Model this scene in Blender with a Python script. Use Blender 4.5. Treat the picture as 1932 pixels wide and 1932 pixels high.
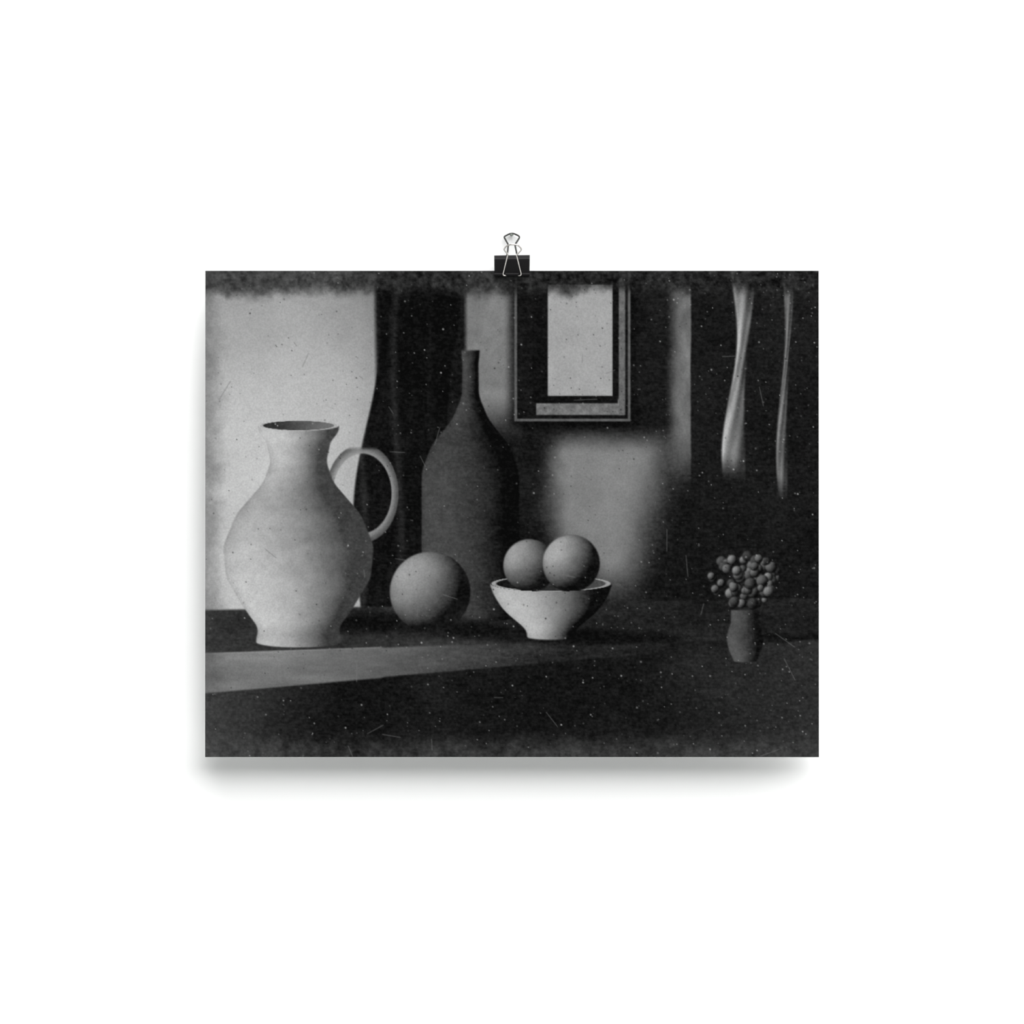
import bpy, bmesh, math, random
import numpy as np
from mathutils import Vector, Matrix

# ------------------------------------------------------------------ scene, camera, light
for o in list(bpy.data.objects):
    bpy.data.objects.remove(o)
S = bpy.context.scene
COL = S.collection
MM = 0.001
PX = 0.254 / 1157.0            # the sheet is 10 inches wide and 1157 px wide in the frame
CAM_D = 1.60                   # camera to the plane of the sheet
GAP = 0.0115                   # the sheet hangs this far off the wall
CZ = 1.50                      # height of the frame centre above the floor

cam_d = bpy.data.cameras.new('camera')
cam = bpy.data.objects.new('camera', cam_d)
COL.objects.link(cam)
cam.location = (0, -(CAM_D + GAP), CZ)
cam.rotation_euler = (math.radians(90), 0, 0)
cam_d.sensor_width = 36.0
cam_d.lens = 36.0 * CAM_D / (1932 * PX)
cam_d.clip_start = 0.05
cam_d.clip_end = 50
S.camera = cam

W = bpy.data.worlds.new('room_light')
S.world = W
W.use_nodes = True
nt = W.node_tree
bg = nt.nodes['Background']
# unseen room: brightness bands made up to fit shadows and wire reflections, brightest below
tc = nt.nodes.new('ShaderNodeTexCoord')
sep = nt.nodes.new('ShaderNodeSeparateXYZ')
ramp = nt.nodes.new('ShaderNodeValToRGB')
mr = nt.nodes.new('ShaderNodeMapRange')
mr.inputs['From Min'].default_value = -1; mr.inputs['From Max'].default_value = 1
nt.links.new(tc.outputs['Generated'], sep.inputs[0])
nt.links.new(sep.outputs['Z'], mr.inputs['Value'])
nt.links.new(mr.outputs['Result'], ramp.inputs[0])
ramp.color_ramp.elements[0].position = 0.27; ramp.color_ramp.elements[0].color = (.95, .97, .955, 1)   # added glow from below, standing in for a floor
ramp.color_ramp.elements[1].position = 0.33; ramp.color_ramp.elements[1].color = (.22,.23,.225,1)
for pos_, v_ in ((.50, .28), (.62, .32), (.75, .28)):
    e_ = ramp.color_ramp.elements.new(pos_); e_.color = (v_ * .99, v_ * 1.01, v_, 1)
nt.links.new(ramp.outputs[0], bg.inputs['Color'])
bg.inputs['Strength'].default_value = 1.0

ld = bpy.data.lights.new('softbox', 'AREA')
ld.shape = 'DISK'
ld.size = 7.3
ld.energy = 800
lo = bpy.data.objects.new('softbox', ld)
COL.objects.link(lo)
tgt = Vector((0, -GAP, CZ))
ldir = Vector((0.62, -1.0, 1.56)).normalized()
lo.location = tgt + ldir * 5.0
lo.rotation_euler = (tgt - lo.location).to_track_quat('-Z', 'Y').to_euler()

S.view_settings.view_transform = 'Standard'
S.view_settings.look = 'None'
S.view_settings.gamma = 1
S.view_settings.use_curve_mapping = False
S.view_settings.exposure = 0.0

def P(px, py, out):
    """point of the frame at a given distance (metres) off the wall"""
    k = (CAM_D + GAP - out) / CAM_D
    return Vector(((px - 966) * PX * k, -out, CZ - (py - 966) * PX * k))

# ------------------------------------------------------------------ helpers
def link(name, me, mat, parent=None):
    o = bpy.data.objects.new(name, me)
    COL.objects.link(o)
    if mat: me.materials.append(mat)
    if parent:
        o.parent = parent
        o.matrix_parent_inverse = parent.matrix_basis.inverted()
    return o

def from_bm(name, bm, mat, parent=None, smooth=True):
    me = bpy.data.meshes.new(name)
    bmesh.ops.recalc_face_normals(bm, faces=bm.faces[:])
    bm.to_mesh(me); bm.free()
    for p in me.polygons: p.use_smooth = smooth
    return link(name, me, mat, parent)

def principled(name, color, rough=.5, metal=0., spec=.5):
    m = bpy.data.materials.new(name)
    m.use_nodes = True
    b = m.node_tree.nodes['Principled BSDF']
    b.inputs['Base Color'].default_value = (*color, 1)
    b.inputs['Roughness'].default_value = rough
    b.inputs['Metallic'].default_value = metal
    b.inputs['Specular IOR Level'].default_value = spec
    return m, b

def noise_bump(m, b, scale, strength, dist=.0002, detail=4):
    n = m.node_tree
    t = n.nodes.new('ShaderNodeTexNoise'); t.inputs['Scale'].default_value = scale; t.inputs['Detail'].default_value = detail
    g = n.nodes.new('ShaderNodeTexCoord')
    bu = n.nodes.new('ShaderNodeBump'); bu.inputs['Strength'].default_value = strength; bu.inputs['Distance'].default_value = dist
    n.links.new(g.outputs['Object'], t.inputs['Vector'])
    n.links.new(t.outputs['Fac'], bu.inputs['Height'])
    n.links.new(bu.outputs['Normal'], b.inputs['Normal'])

def tube(bm, pts, r, seg=14, cap=True, closed=False):
    """sweep a round section along a polyline"""
    n = len(pts)
    rings = []
    up = None
    for i, p in enumerate(pts):
        a = pts[(i - 1) % n] if (closed or i > 0) else p
        c = pts[(i + 1) % n] if (closed or i < n - 1) else p
        t = (c - a).normalized()
        if up is None:
            up = t.orthogonal().normalized()
        up = (up - t * up.dot(t)).normalized()
        s = t.cross(up)
        rings.append([bm.verts.new(p + (up * math.cos(q) + s * math.sin(q)) * r)
                      for q in [2 * math.pi * k / seg for k in range(seg)]])
    m = n if closed else n - 1
    for i in range(m):
        A, B = rings[i], rings[(i + 1) % n]
        for k in range(seg):
            bm.faces.new((A[k], A[(k + 1) % seg], B[(k + 1) % seg], B[k]))
    if cap and not closed:
        bm.faces.new(rings[0][::-1]); bm.faces.new(rings[-1])

def round_poly(pts, rad, n=7):
    """polyline with its inner corners rounded; rad is one number or one per point"""
    out = [pts[0]]
    for i in range(1, len(pts) - 1):
        p, a, c = pts[i], pts[i - 1], pts[i + 1]
        r = rad[i] if isinstance(rad, (list, tuple)) else rad
        r = min(r, (a - p).length * .48, (c - p).length * .48)
        s = p + (a - p).normalized() * r
        e = p + (c - p).normalized() * r
        for k in range(n + 1):
            t = k / n
            out.append(s * (1 - t) ** 2 + p * 2 * t * (1 - t) + e * t * t)
    out.append(pts[-1])
    return out

# ------------------------------------------------------------------ wall
m_wall, b = principled('white_paint', (.86, .862, .858), .9, spec=.15)
noise_bump(m_wall, b, 260, .03, .0001)
bm = bmesh.new()
bmesh.ops.create_cube(bm, size=1, matrix=Matrix.Translation((0, .06, 1.5)) @ Matrix.Diagonal((5.0, .12, 3.0, 1)))
wall = from_bm('wall_back', bm, m_wall, smooth=False)
wall['kind'] = 'structure'

# ------------------------------------------------------------------ the printed picture: a plain old grey still life
PW, PH = 1157, 917
x0p, y0p = 387.5, 511.0
STEP = 1.25
gx = np.linspace(0, PW, int(PW / STEP) + 1)
gy = np.linspace(0, PH, int(PH / STEP) + 1)
X, Y = np.meshgrid(gx, gy)
rng = np.random.default_rng(7)

def vnoise(sx, sy, seed):
    r = np.random.default_rng(seed)
    nx, ny = int(PW / sx) + 3, int(PH / sy) + 3
    g = r.random((ny, nx))
    fx, fy = X / sx, Y / sy
    ix, iy = fx.astype(int), fy.astype(int)
    tx, ty = fx - ix, fy - iy
    tx = tx * tx * (3 - 2 * tx); ty = ty * ty * (3 - 2 * ty)
    return (g[iy, ix] * (1 - tx) + g[iy, ix + 1] * tx) * (1 - ty) + (g[iy + 1, ix] * (1 - tx) + g[iy + 1, ix + 1] * tx) * ty

def fbm(s, seed, oct=4, ax=1., ay=1.):
    v = 0; a = 1; t = 0
    for k in range(oct):
        v = v + a * vnoise(max(s * ax, 1.3), max(s * ay, 1.3), seed + k); t += a
        a *= .6; s /= 2.1
    return v / t - .5

def ss(a, b, v):
    t = np.clip((v - a) / (b - a), 0, 1)
    return t * t * (3 - 2 * t)

def mix(img, val, m): return img * (1 - m) + val * m

# background: light plaster at the left, dim to the right
warp = fbm(60, 11) * 26
img = np.full(X.shape, 24.)
pl = 190 - 40 * ss(150, 420, X) - 26 * ss(240, 0, Y) + 14 * ss(120, 420, Y)
img = mix(img, pl + fbm(90, 3) * 22, 1 - ss(318, 330, X - (Y - 250) * .02))
strip = (1 - ss(0, 12, np.abs(X - 545) - 48)) * (1 - ss(230, 330, Y))
img = mix(img, 128 + fbm(30, 5) * 30, strip)
glow = ss(620, 690, X + warp) * (1 - ss(790, 905, X + warp + (Y - 420) * .25)) * ss(285, 350, Y + warp * .5) * (1 - ss(520, 650, Y + warp + (X - 745) * -.5))
img = mix(img, 140 + fbm(40, 8) * 22, glow * .95)
post = ss(866, 896, X + warp * .3) * (1 - ss(914, 918, X + warp * .1)) * (1 - ss(300, 430, Y)) * ss(0, 30, Y)
img = mix(img, 112 + fbm(24, 9, ay=2.) * 60, post)

# dark curtain with soft upright folds beside the light plaster
e1 = 322 + 16 * np.sin(Y / 92) - Y * .06
e2 = 470 + 12 * np.sin(Y / 70 + 1)
cur = ss(-3, 3, X - e1) * ss(-3, 3, e2 - X) * (1 - ss(640, 650, Y))
fold = 15 + 22 * np.clip(np.sin((X + 8 * np.sin(Y / 110)) / 11.), 0, 1) ** 4 * (1 - ss(330, 470, X))
img = mix(img, fold + fbm(14, 21, ay=4) * 12, cur)
# two pale hanging cloth folds at the right
for cx, amp, w, val, ybot in ((1006, 10, 21, 150, 400), (1094, 7, 9, 112, 440)):
    c = cx + amp * np.sin(Y / 85 + cx)
    wv = w * (.72 + .28 * np.sin(Y / 60 + 2))
    mk = ss(-4, 2, wv - np.abs(X - c)) * (1 - ss(ybot - 60, ybot, Y))
    u = (X - c) / wv
    tone = val * (.82 - .34 * u + .16 * np.sin(u * 5 + Y / 26)) + fbm(16, 31, ay=3) * 40
    img = mix(img, tone, mk)

# plain empty frame
def rect(x0, y0, x1, y1, e=1.6):
    return ss(-e, e, X - x0) * ss(-e, e, x1 - X) * ss(-e, e, Y - y0) * ss(-e, e, y1 - Y)
img = mix(img, 12, rect(575, -20, 812, 296, 14) * .9)
img = mix(img, 96 + fbm(8, 41) * 30, rect(583, -20, 802, 284))
img = mix(img, 22 + fbm(8, 42) * 10, rect(588, -20, 797, 279))
img = mix(img, 118 + fbm(6, 43) * 60, rect(624, -20, 790, 272) * ss(238, 246, Y + 0 * X))
img = mix(img, 108 + fbm(6, 44) * 50, rect(780, -20, 792, 272))
img = mix(img, 18, rect(618, -20, 778, 250))
img = mix(img, 168 + fbm(40, 45) * 20, rect(646, 26, 768, 236))

# table
edge = 722 - (X * .035)
tl = 1 - ss(250, 900, X)
top = ss(-3, 3, Y - (640 - X * .02)) * (1 - ss(-3, 3, Y - edge))
img = mix(img, 34 + 14 * tl + fbm(22, 51, ax=3) * 26, top)
lip_h = 74 - X * .052
lip = ss(-3, 3, Y - edge) * (1 - ss(-3, 3, Y - edge - lip_h))
img = mix(img, 26 + 102 * (1 - ss(60, 860, X)) + fbm(26, 52, ax=5) * 44, lip)
front = ss(-3, 3, Y - edge - lip_h)
img = mix(img, 22 + 34 * (1 - ss(0, 260, X)) + 22 * ss(760, 1100, X), front)

# turned shapes lit from the upper left
def lathe(prof, cx, hi, lo, seed, tex=14, soft=2.2, mouth=0):
    global img
    ys = [p[0] for p in prof]; rs = [p[1] for p in prof]
    r = np.interp(Y, ys, rs)
    k = 9
    pad = np.pad(r[:, 0], k, mode='edge')                       # soften the kinks of the profile
    r1 = np.array([pad[i:i + 2 * k + 1].mean() for i in range(len(r))])
    R = np.where((Y >= ys[0] - 2) & (Y <= ys[-1] + rs[-1] * .14 + 2), r1[:, None], 0) + 1e-3
    dr = np.gradient(r1, gy)[:, None]
    u = np.clip((X - cx) / R, -1, 1)
    nz = np.sqrt(1 - u * u)
    l = (-.66 * u + .62 * nz + .16 * np.clip(dr, -1, 1) * -1) / np.sqrt(1 + .1 * dr * dr)
    l = np.clip(l, 0, 1) ** .9
    tone = lo + (hi - lo) * l + fbm(18, seed) * tex
    sag = .13 * np.sqrt(np.clip(1 - u * u, 0, 1))              # round foot and round mouth seen a little from above
    m = ss(-soft, soft, R - np.abs(X - cx)) * ss(-2, 2, Y - ys[0] - R * sag * (mouth > 0)) * ss(-2, 2, ys[-1] + rs[-1] * sag - Y)
    img = mix(img, tone, m)
    if mouth:
        q = np.sqrt(((X - cx) / rs[0]) ** 2 + ((Y - ys[0]) / (rs[0] * .13)) ** 2)
        img = mix(img, hi * .86, ss(0, .03, 1 - q))
        img = mix(img, lo * .6 + hi * .35 * ss(-1, 1, (X - cx) / rs[0]) + 6, ss(0, .05, .93 - q))

def blob_shadow(cx, cy, rx, ry, a):
    global img
    img = mix(img, 9, a * np.exp(-(((X - cx) / rx) ** 2 + ((Y - cy) / ry) ** 2) ** 1.6))

def ball(cx, cy, r, hi, lo, seed, sq=1.):
    global img
    u, v = (X - cx) / r, (Y - cy) / (r * sq)
    d = np.sqrt(u * u + v * v)
    z = np.sqrt(np.clip(1 - d * d, 0, 1))
    l = np.clip(-.58 * u - .46 * v + .6 * z, 0, 1)
    img = mix(img, lo + (hi - lo) * l + fbm(26, seed) * 26, ss(-2.2, 2.2, (1 - d) * r))

# tall dark bottle standing on the table
blob_shadow(560, 560, 120, 90, .8)
lathe([(150, 17), (158, 19), (166, 15), (236, 16), (280, 34), (330, 74), (380, 92), (560, 92), (640, 90), (652, 84)], 500, 80, 9, 61)
# large pale jug
blob_shadow(330, 664, 150, 22, .85)
hd = np.sqrt(((X - 296) / 62) ** 2 + ((Y - 420) / 84) ** 2)
hm = ss(.0, .04, .17 / 2 + .02 - np.abs(hd - 1) * .8) * ss(226, 230, X + 0 * Y) * ss(330, 340, Y)
img = mix(img, 150 - 60 * ss(-.1, .1, hd - 1), hm * .95)
lathe([(292, 74), (304, 80), (316, 62), (360, 52), (400, 66), (460, 118), (520, 142), (580, 136), (640, 100), (676, 74), (690, 80), (700, 80)], 176, 208, 62, 62, tex=26, mouth=1)
# two plaster balls and a low bowl with smaller ones
blob_shadow(500, 676, 110, 18, .85)
ball(424, 606, 76, 176, 16, 71)
blob_shadow(720, 690, 170, 16, .85)
lathe([(590, 114), (596, 114)], 652, 190, 10, 74, mouth=1)
ball(612, 556, 50, 170, 18, 72)
ball(690, 552, 54, 182, 16, 73)
q_ = ((X - 652) / 112) ** 2 + ((Y - 590) / 15) ** 2
keep = img.copy()
lathe([(590, 114), (600, 113), (612, 108), (640, 90), (664, 62), (676, 46), (684, 44), (690, 46)], 652, 196, 12, 74)
img = np.where((Y < 590 + 15 * np.sqrt(np.clip(1 - ((X - 652) / 114) ** 2, 0, 1))), keep, img)
# a small dim pot and two sprigs of round leaves in the shade at the right
lathe([(640, 26), (646, 30), (654, 24), (690, 36), (720, 30), (736, 20)], 1018, 92, 20, 75)
for k in range(70):
    a = rng.random() * 6.28; q = rng.random() ** .6
    ball(1018 + 66 * q * math.cos(a), 582 + 50 * q * math.sin(a), 6 + 6 * rng.random(), 70 + 90 * rng.random(), 18, 80)

# age: dark mottled rim, grain, dust, scratches
rimn = fbm(46, 91, 5) * 40
rim = (1 - ss(18, 50, Y - 8 + rimn)) * .86
img = mix(img, 50 + fbm(9, 92, 3) * 74 - 14 * ss(200, 900, X), rim)
rimL = (1 - ss(0, 46, X + rimn)) * .4
img = mix(img, 70 + fbm(9, 93, 3) * 60, rimL)
rimB = ss(PH - 60, PH - 6, Y + rimn) * .6
img = mix(img, 74 + fbm(14, 94, 3) * 80, rimB)
dark = 1 - ss(40, 120, img)
img = img + fbm(4.2, 101, 3) * (7 + 22 * dark) + fbm(3, 104, 2, ax=4) * (3 + 12 * dark)
img = img + dark * 12 * np.clip(fbm(150, 105) * 2 + .2, 0, 1)

def dot(cx, cy, r, v, a):
    i0, i1 = int((cy - 3 * r) / PH * len(gy)), int((cy + 3 * r) / PH * len(gy)) + 2
    j0, j1 = int((cx - 3 * r) / PW * len(gx)), int((cx + 3 * r) / PW * len(gx)) + 2
    i0, j0 = max(i0, 0), max(j0, 0)
    xs, ys_ = X[i0:i1, j0:j1], Y[i0:i1, j0:j1]
    m = a * np.exp(-(((xs - cx) ** 2 + (ys_ - cy) ** 2) / r ** 2) ** 1.5)
    img[i0:i1, j0:j1] = img[i0:i1, j0:j1] * (1 - m) + v * m
for k in range(1500):
    cx, cy = rng.random() * PW, rng.random() * PH
    if rng.random() > .35 + .65 * cx / PW: continue
    j, i = min(int(cx / STEP), len(gx) - 1), min(int(cy / STEP), len(gy) - 1)
    bright = img[i, j] < 100
    dot(cx, cy, 1.0 + .9 * rng.random() ** 3, 185 if bright else 45, .25 + .7 * rng.random() ** 2)
for k in range(34):
    cx, cy = rng.random() * PW, 120 + rng.random() * (PH - 120)
    L, a = 8 + 40 * rng.random(), rng.random() * 3.14
    for t in np.arange(0, L, 1.0):
        dot(cx + t * math.cos(a), cy + t * math.sin(a), 1.0, 120, .32)
img = np.clip(img, 5, 216)

E_PRINT = 1.70                 # light falling on the sheet, so that the ink tones come out right
lin = ((img / 255 + .055) / 1.055) ** 2.4
lin = np.clip(lin / E_PRINT, .002, .9)

m_ink = bpy.data.materials.new('grey_ink_print')
m_ink.use_nodes = True
n = m_ink.node_tree
b = n.nodes['Principled BSDF']
b.inputs['Roughness'].default_value = .8
b.inputs['Specular IOR Level'].default_value = .0
va = n.nodes.new('ShaderNodeVertexColor'); va.layer_name = 'ink'
tcn = n.nodes.new('ShaderNodeTexCoord')
ns = n.nodes.new('ShaderNodeTexNoise'); ns.inputs['Scale'].default_value = 1500; ns.inputs['Detail'].default_value = 2
mp = n.nodes.new('ShaderNodeMapRange'); mp.inputs['To Min'].default_value = .90; mp.inputs['To Max'].default_value = 1.10
mp.inputs['From Min'].default_value = .3; mp.inputs['From Max'].default_value = .7
mx = n.nodes.new('ShaderNodeVectorMath'); mx.operation = 'SCALE'
n.links.new(tcn.outputs['Object'], ns.inputs['Vector'])
n.links.new(ns.outputs['Fac'], mp.inputs['Value'])
n.links.new(va.outputs['Color'], mx.inputs[0])
n.links.new(mp.outputs['Result'], mx.inputs['Scale'])
n.links.new(mx.outputs[0], b.inputs['Base Color'])

m_paper, b = principled('white_paper', (.84, .84, .84), .7, spec=.2)
wm, hm_ = PW * PX, PH * PX
org = P(x0p + PW / 2, y0p, GAP)            # middle of the top edge
T = .00035
bm = bmesh.new()
bmesh.ops.create_cube(bm, size=1, matrix=Matrix.Translation((0, 0, -hm_ / 2)) @ Matrix.Diagonal((wm + 2 * .0001, T, hm_ + 2 * .0001, 1)))
print_o = from_bm('poster_print', bm, m_paper, smooth=False)
print_o.location = org
print_o.rotation_euler = (-math.atan2(.0014, hm_), 0, 0)       # the lower edge stands a little further off the wall
print_o['label'] = 'landscape sheet printed with a dark black-and-white still life, hanging from the black clip'
print_o['category'] = 'poster'

ny, nx = X.shape
co = np.stack([(X / PW - .5) * wm, np.full(X.shape, -T / 2 - .00006), -(Y / PH) * hm_], -1).reshape(-1, 3)
idx = np.arange(nx * ny).reshape(ny, nx)
q = np.stack([idx[:-1, :-1], idx[1:, :-1], idx[1:, 1:], idx[:-1, 1:]], -1).reshape(-1, 4)
me = bpy.data.meshes.new('printed_picture')
me.vertices.add(len(co)); me.vertices.foreach_set('co', co.astype(np.float32).ravel())
me.loops.add(q.size); me.loops.foreach_set('vertex_index', q.astype(np.int32).ravel())
me.polygons.add(len(q)); me.polygons.foreach_set('loop_start', np.arange(0, q.size, 4, dtype=np.int32))
me.update(calc_edges=True)
ca = me.color_attributes.new('ink', 'FLOAT_COLOR', 'POINT')
c4 = np.ones((nx * ny, 4), np.float32); c4[:, :3] = lin.reshape(-1, 1)
ca.data.foreach_set('color', c4.ravel())
me.validate()
pic = link('printed_picture', me, m_ink)
pic.parent = print_o
pic['label'] = 'full-bleed grainy black-and-white picture'

# ------------------------------------------------------------------ binder clip
m_black, b = principled('black_enamel', (.010, .0095, .010), .24, spec=.07)
noise_bump(m_black, b, 900, .05, .00005)
m_steel, b = principled('bright_steel_wire', (.66, .63, .60), .10, metal=1.)
m_dark, b = principled('wire_dark_reflection', (.012, .012, .010), .32, spec=.35)  # same steel wire as the front; its dark reflection is put into the colour

clip = bpy.data.objects.new('binder_clip', None)
COL.objects.link(clip)
clip.empty_display_size = .005
clip.location = P(966, 521.5, GAP)
bpy.context.view_layer.update()
clip['label'] = 'small black binder clip with bent wire handles gripping the top edge of the print'
clip['category'] = 'clip'
cz = P(966, 511, GAP).z
def C(px, py, out): return P(px, py, out)

# bent sheet steel body: profile (out from the wall, pixel row), front lip -> spine -> rear lip
g = GAP
prof = [(g + .00080, 521.2), (g + .00085, 512.0), (g + .00250, 496.5), (g + .00262, 489.0), (g + .00100, 481.6), (g - .0066, 482.4), (g - .0028, 500.0), (g - .00080, 512.0), (g - .00080, 521.2)]
pv = [Vector((o_, -(y_ - 511) * PX, 0)) for o_, y_ in prof]
pv = round_poly(pv, [0, .0004, .0005, .0004, .0006, .0009, .0009, .0005, 0], 6)
th = .00032
def offset(path, d):
    res = []
    for i, p in enumerate(path):
        a = path[max(i - 1, 0)]; c = path[min(i + 1, len(path) - 1)]
        t = (c - a).normalized()
        res.append(p + Vector((-t.y, t.x, 0)) * d)
    return res
inner = offset(pv, th)
halfw = 33.2 * PX
XS = np.linspace(-1, 1, 41)
cxm = (966.0 - 966) * PX
bm = bmesh.new()
def ringrow(path, x):
    tilt = x * .012                                   # the clip hangs a touch askew
    return [bm.verts.new((cxm + x * (1 + .9 * max(0, p.y) * 2), -p.x, cz + p.y + tilt * (1 if p.y > 0 else .2))) for p in path]
cols = []
for s in XS:
    cols.append((ringrow(pv, s * halfw), ringrow(inner, s * halfw)))
N = len(pv)
for i in range(len(cols) - 1):
    (a, ai), (c, ci) = cols[i], cols[i + 1]
    for k in range(N - 1):
        bm.faces.new((a[k], a[k + 1], c[k + 1], c[k]))
        bm.faces.new((ai[k + 1], ai[k], ci[k], ci[k + 1]))
    for k in (0, N - 1):
        bm.faces.new((a[k], c[k], ci[k], ai[k]))
for (a, ai) in (cols[0], cols[-1]):
    for k in range(N - 1):
        bm.faces.new((a[k], ai[k], ai[k + 1], a[k + 1]))
body = from_bm('body', bm, m_black, clip)
body['label'] = 'black enamelled spring body'
mod = body.modifiers.new('edges', 'EDGE_SPLIT'); mod.split_angle = math.radians(50)

# curled hinge barrels rolled from each lip: one in the middle, two outer, feet of the wire enter between
def barrel(x0, x1, o_, row, r):
    bm = bmesh.new()
    a, c = C(x0, row, o_), C(x1, row, o_)
    tube(bm, [a, a.lerp(c, .5), c], r, 20)
    for f in bm.faces: f.smooth = True
    o = from_bm('hinge_barrel', bm, m_black, clip)
    m_ = o.modifiers.new('edges', 'EDGE_SPLIT'); m_.split_angle = math.radians(50)
for x0, x1 in ((932.8, 948.2), (953.5, 978.6), (984.2, 999.2)):
    barrel(x0, x1, g + .00120, 517.6, .00062)
    barrel(x0, x1, g - .00120, 517.6, .00062)

R = .00031
# front handle: feet in the lip barrels, legs up over the face, loop leaning out towards the room
def F(px, py):
    t = (518.5 - py) / 58.0
    return C(px, py, g + .0018 + .0105 * max(t, 0) ** 1.15)
lp = [C(956.5, 520.4, g + .0012), C(950.0, 519.6, g + .0017), F(949.2, 516.5), F(957.9, 482), F(957.2, 478.5), F(950.3, 470.2), F(955.0, 464.0),
      F(966.0, 460.8), F(976.5, 461.8), F(984.9, 470.0), F(976.2, 479.5), F(974.6, 482.5), F(983.3, 516.5), C(982.4, 519.6, g + .0017), C(976.0, 520.4, g + .0012)]
rd = [0, .0006, .0008, .0007, .0008, .0007, .0012, .0026, .0018, .0010, .0010, .0008, .0008, .0006, 0]
bm = bmesh.new(); tube(bm, round_poly(lp, rd, 9), R, 16)
h1 = from_bm('handle', bm, m_steel, clip)
h1['label'] = 'front wire handle tipped forward'
# rear handle: same wire, laid back against the wall and hooked over the nail
def B(px, py):
    t = (518.5 - py) / 81.0
    return C(px, py, max(.00045, g - .0018 - .0085 * max(t, 0) ** .8))
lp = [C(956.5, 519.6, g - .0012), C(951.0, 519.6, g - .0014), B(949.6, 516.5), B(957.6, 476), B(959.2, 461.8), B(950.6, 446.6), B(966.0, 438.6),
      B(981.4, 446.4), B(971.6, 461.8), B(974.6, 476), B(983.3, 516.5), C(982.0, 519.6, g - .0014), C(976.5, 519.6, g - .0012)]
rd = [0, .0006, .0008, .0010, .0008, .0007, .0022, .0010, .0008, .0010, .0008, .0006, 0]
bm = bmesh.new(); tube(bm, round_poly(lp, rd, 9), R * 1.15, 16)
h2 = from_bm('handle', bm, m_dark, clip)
h2['label'] = 'rear wire handle with its dark reflection painted in, laid back towards the wall'

# ------------------------------------------------------------------ nail
m_nail, b = principled('dull_nail_steel', (.10, .11, .10), .34, metal=1.)
nail = bpy.data.objects.new('nail', None)
COL.objects.link(nail)
nail.location = (0, 0, P(965.3, 443, 0).z)
bpy.context.view_layer.update()
nail['label'] = 'small grey nail in the white wall inside the upper wire loop'
nail['category'] = 'nail'
hd_ = P(965.3, 443.0, .0026)
root = P(965.6, 441.8, -.004)
ax = (hd_ - root).normalized()
bm = bmesh.new(); tube(bm, [root, root.lerp(hd_, .5), hd_ - ax * .0002], .00038, 14)
from_bm('shank', bm, m_nail, nail)
hx = (ax + Vector((0, 0, 1.25))).normalized()      # the head is bent up a little
bm = bmesh.new()
rows = []
x_ = Vector((1, 0, 0)); y_ = hx.cross(x_).normalized()
for r_, h_ in ((.0001, -.00018), (.00068, -.00018), (.00078, -.00008), (.00078, .00006), (.00066, .00016), (.00044, .00018), (.00034, .00008), (.0001, .00006)):
    rows.append([bm.verts.new(hd_ + hx * h_ + (x_ * math.cos(q_) + y_ * math.sin(q_)) * r_) for q_ in [2 * math.pi * k / 24 for k in range(24)]])
for a, c in zip(rows[:-1], rows[1:]):
    for k in range(24):
        bm.faces.new((a[k], a[(k + 1) % 24], c[(k + 1) % 24], c[k]))
bm.faces.new(rows[0][::-1]); bm.faces.new(rows[-1])
from_bm('nail_head', bm, m_nail, nail)
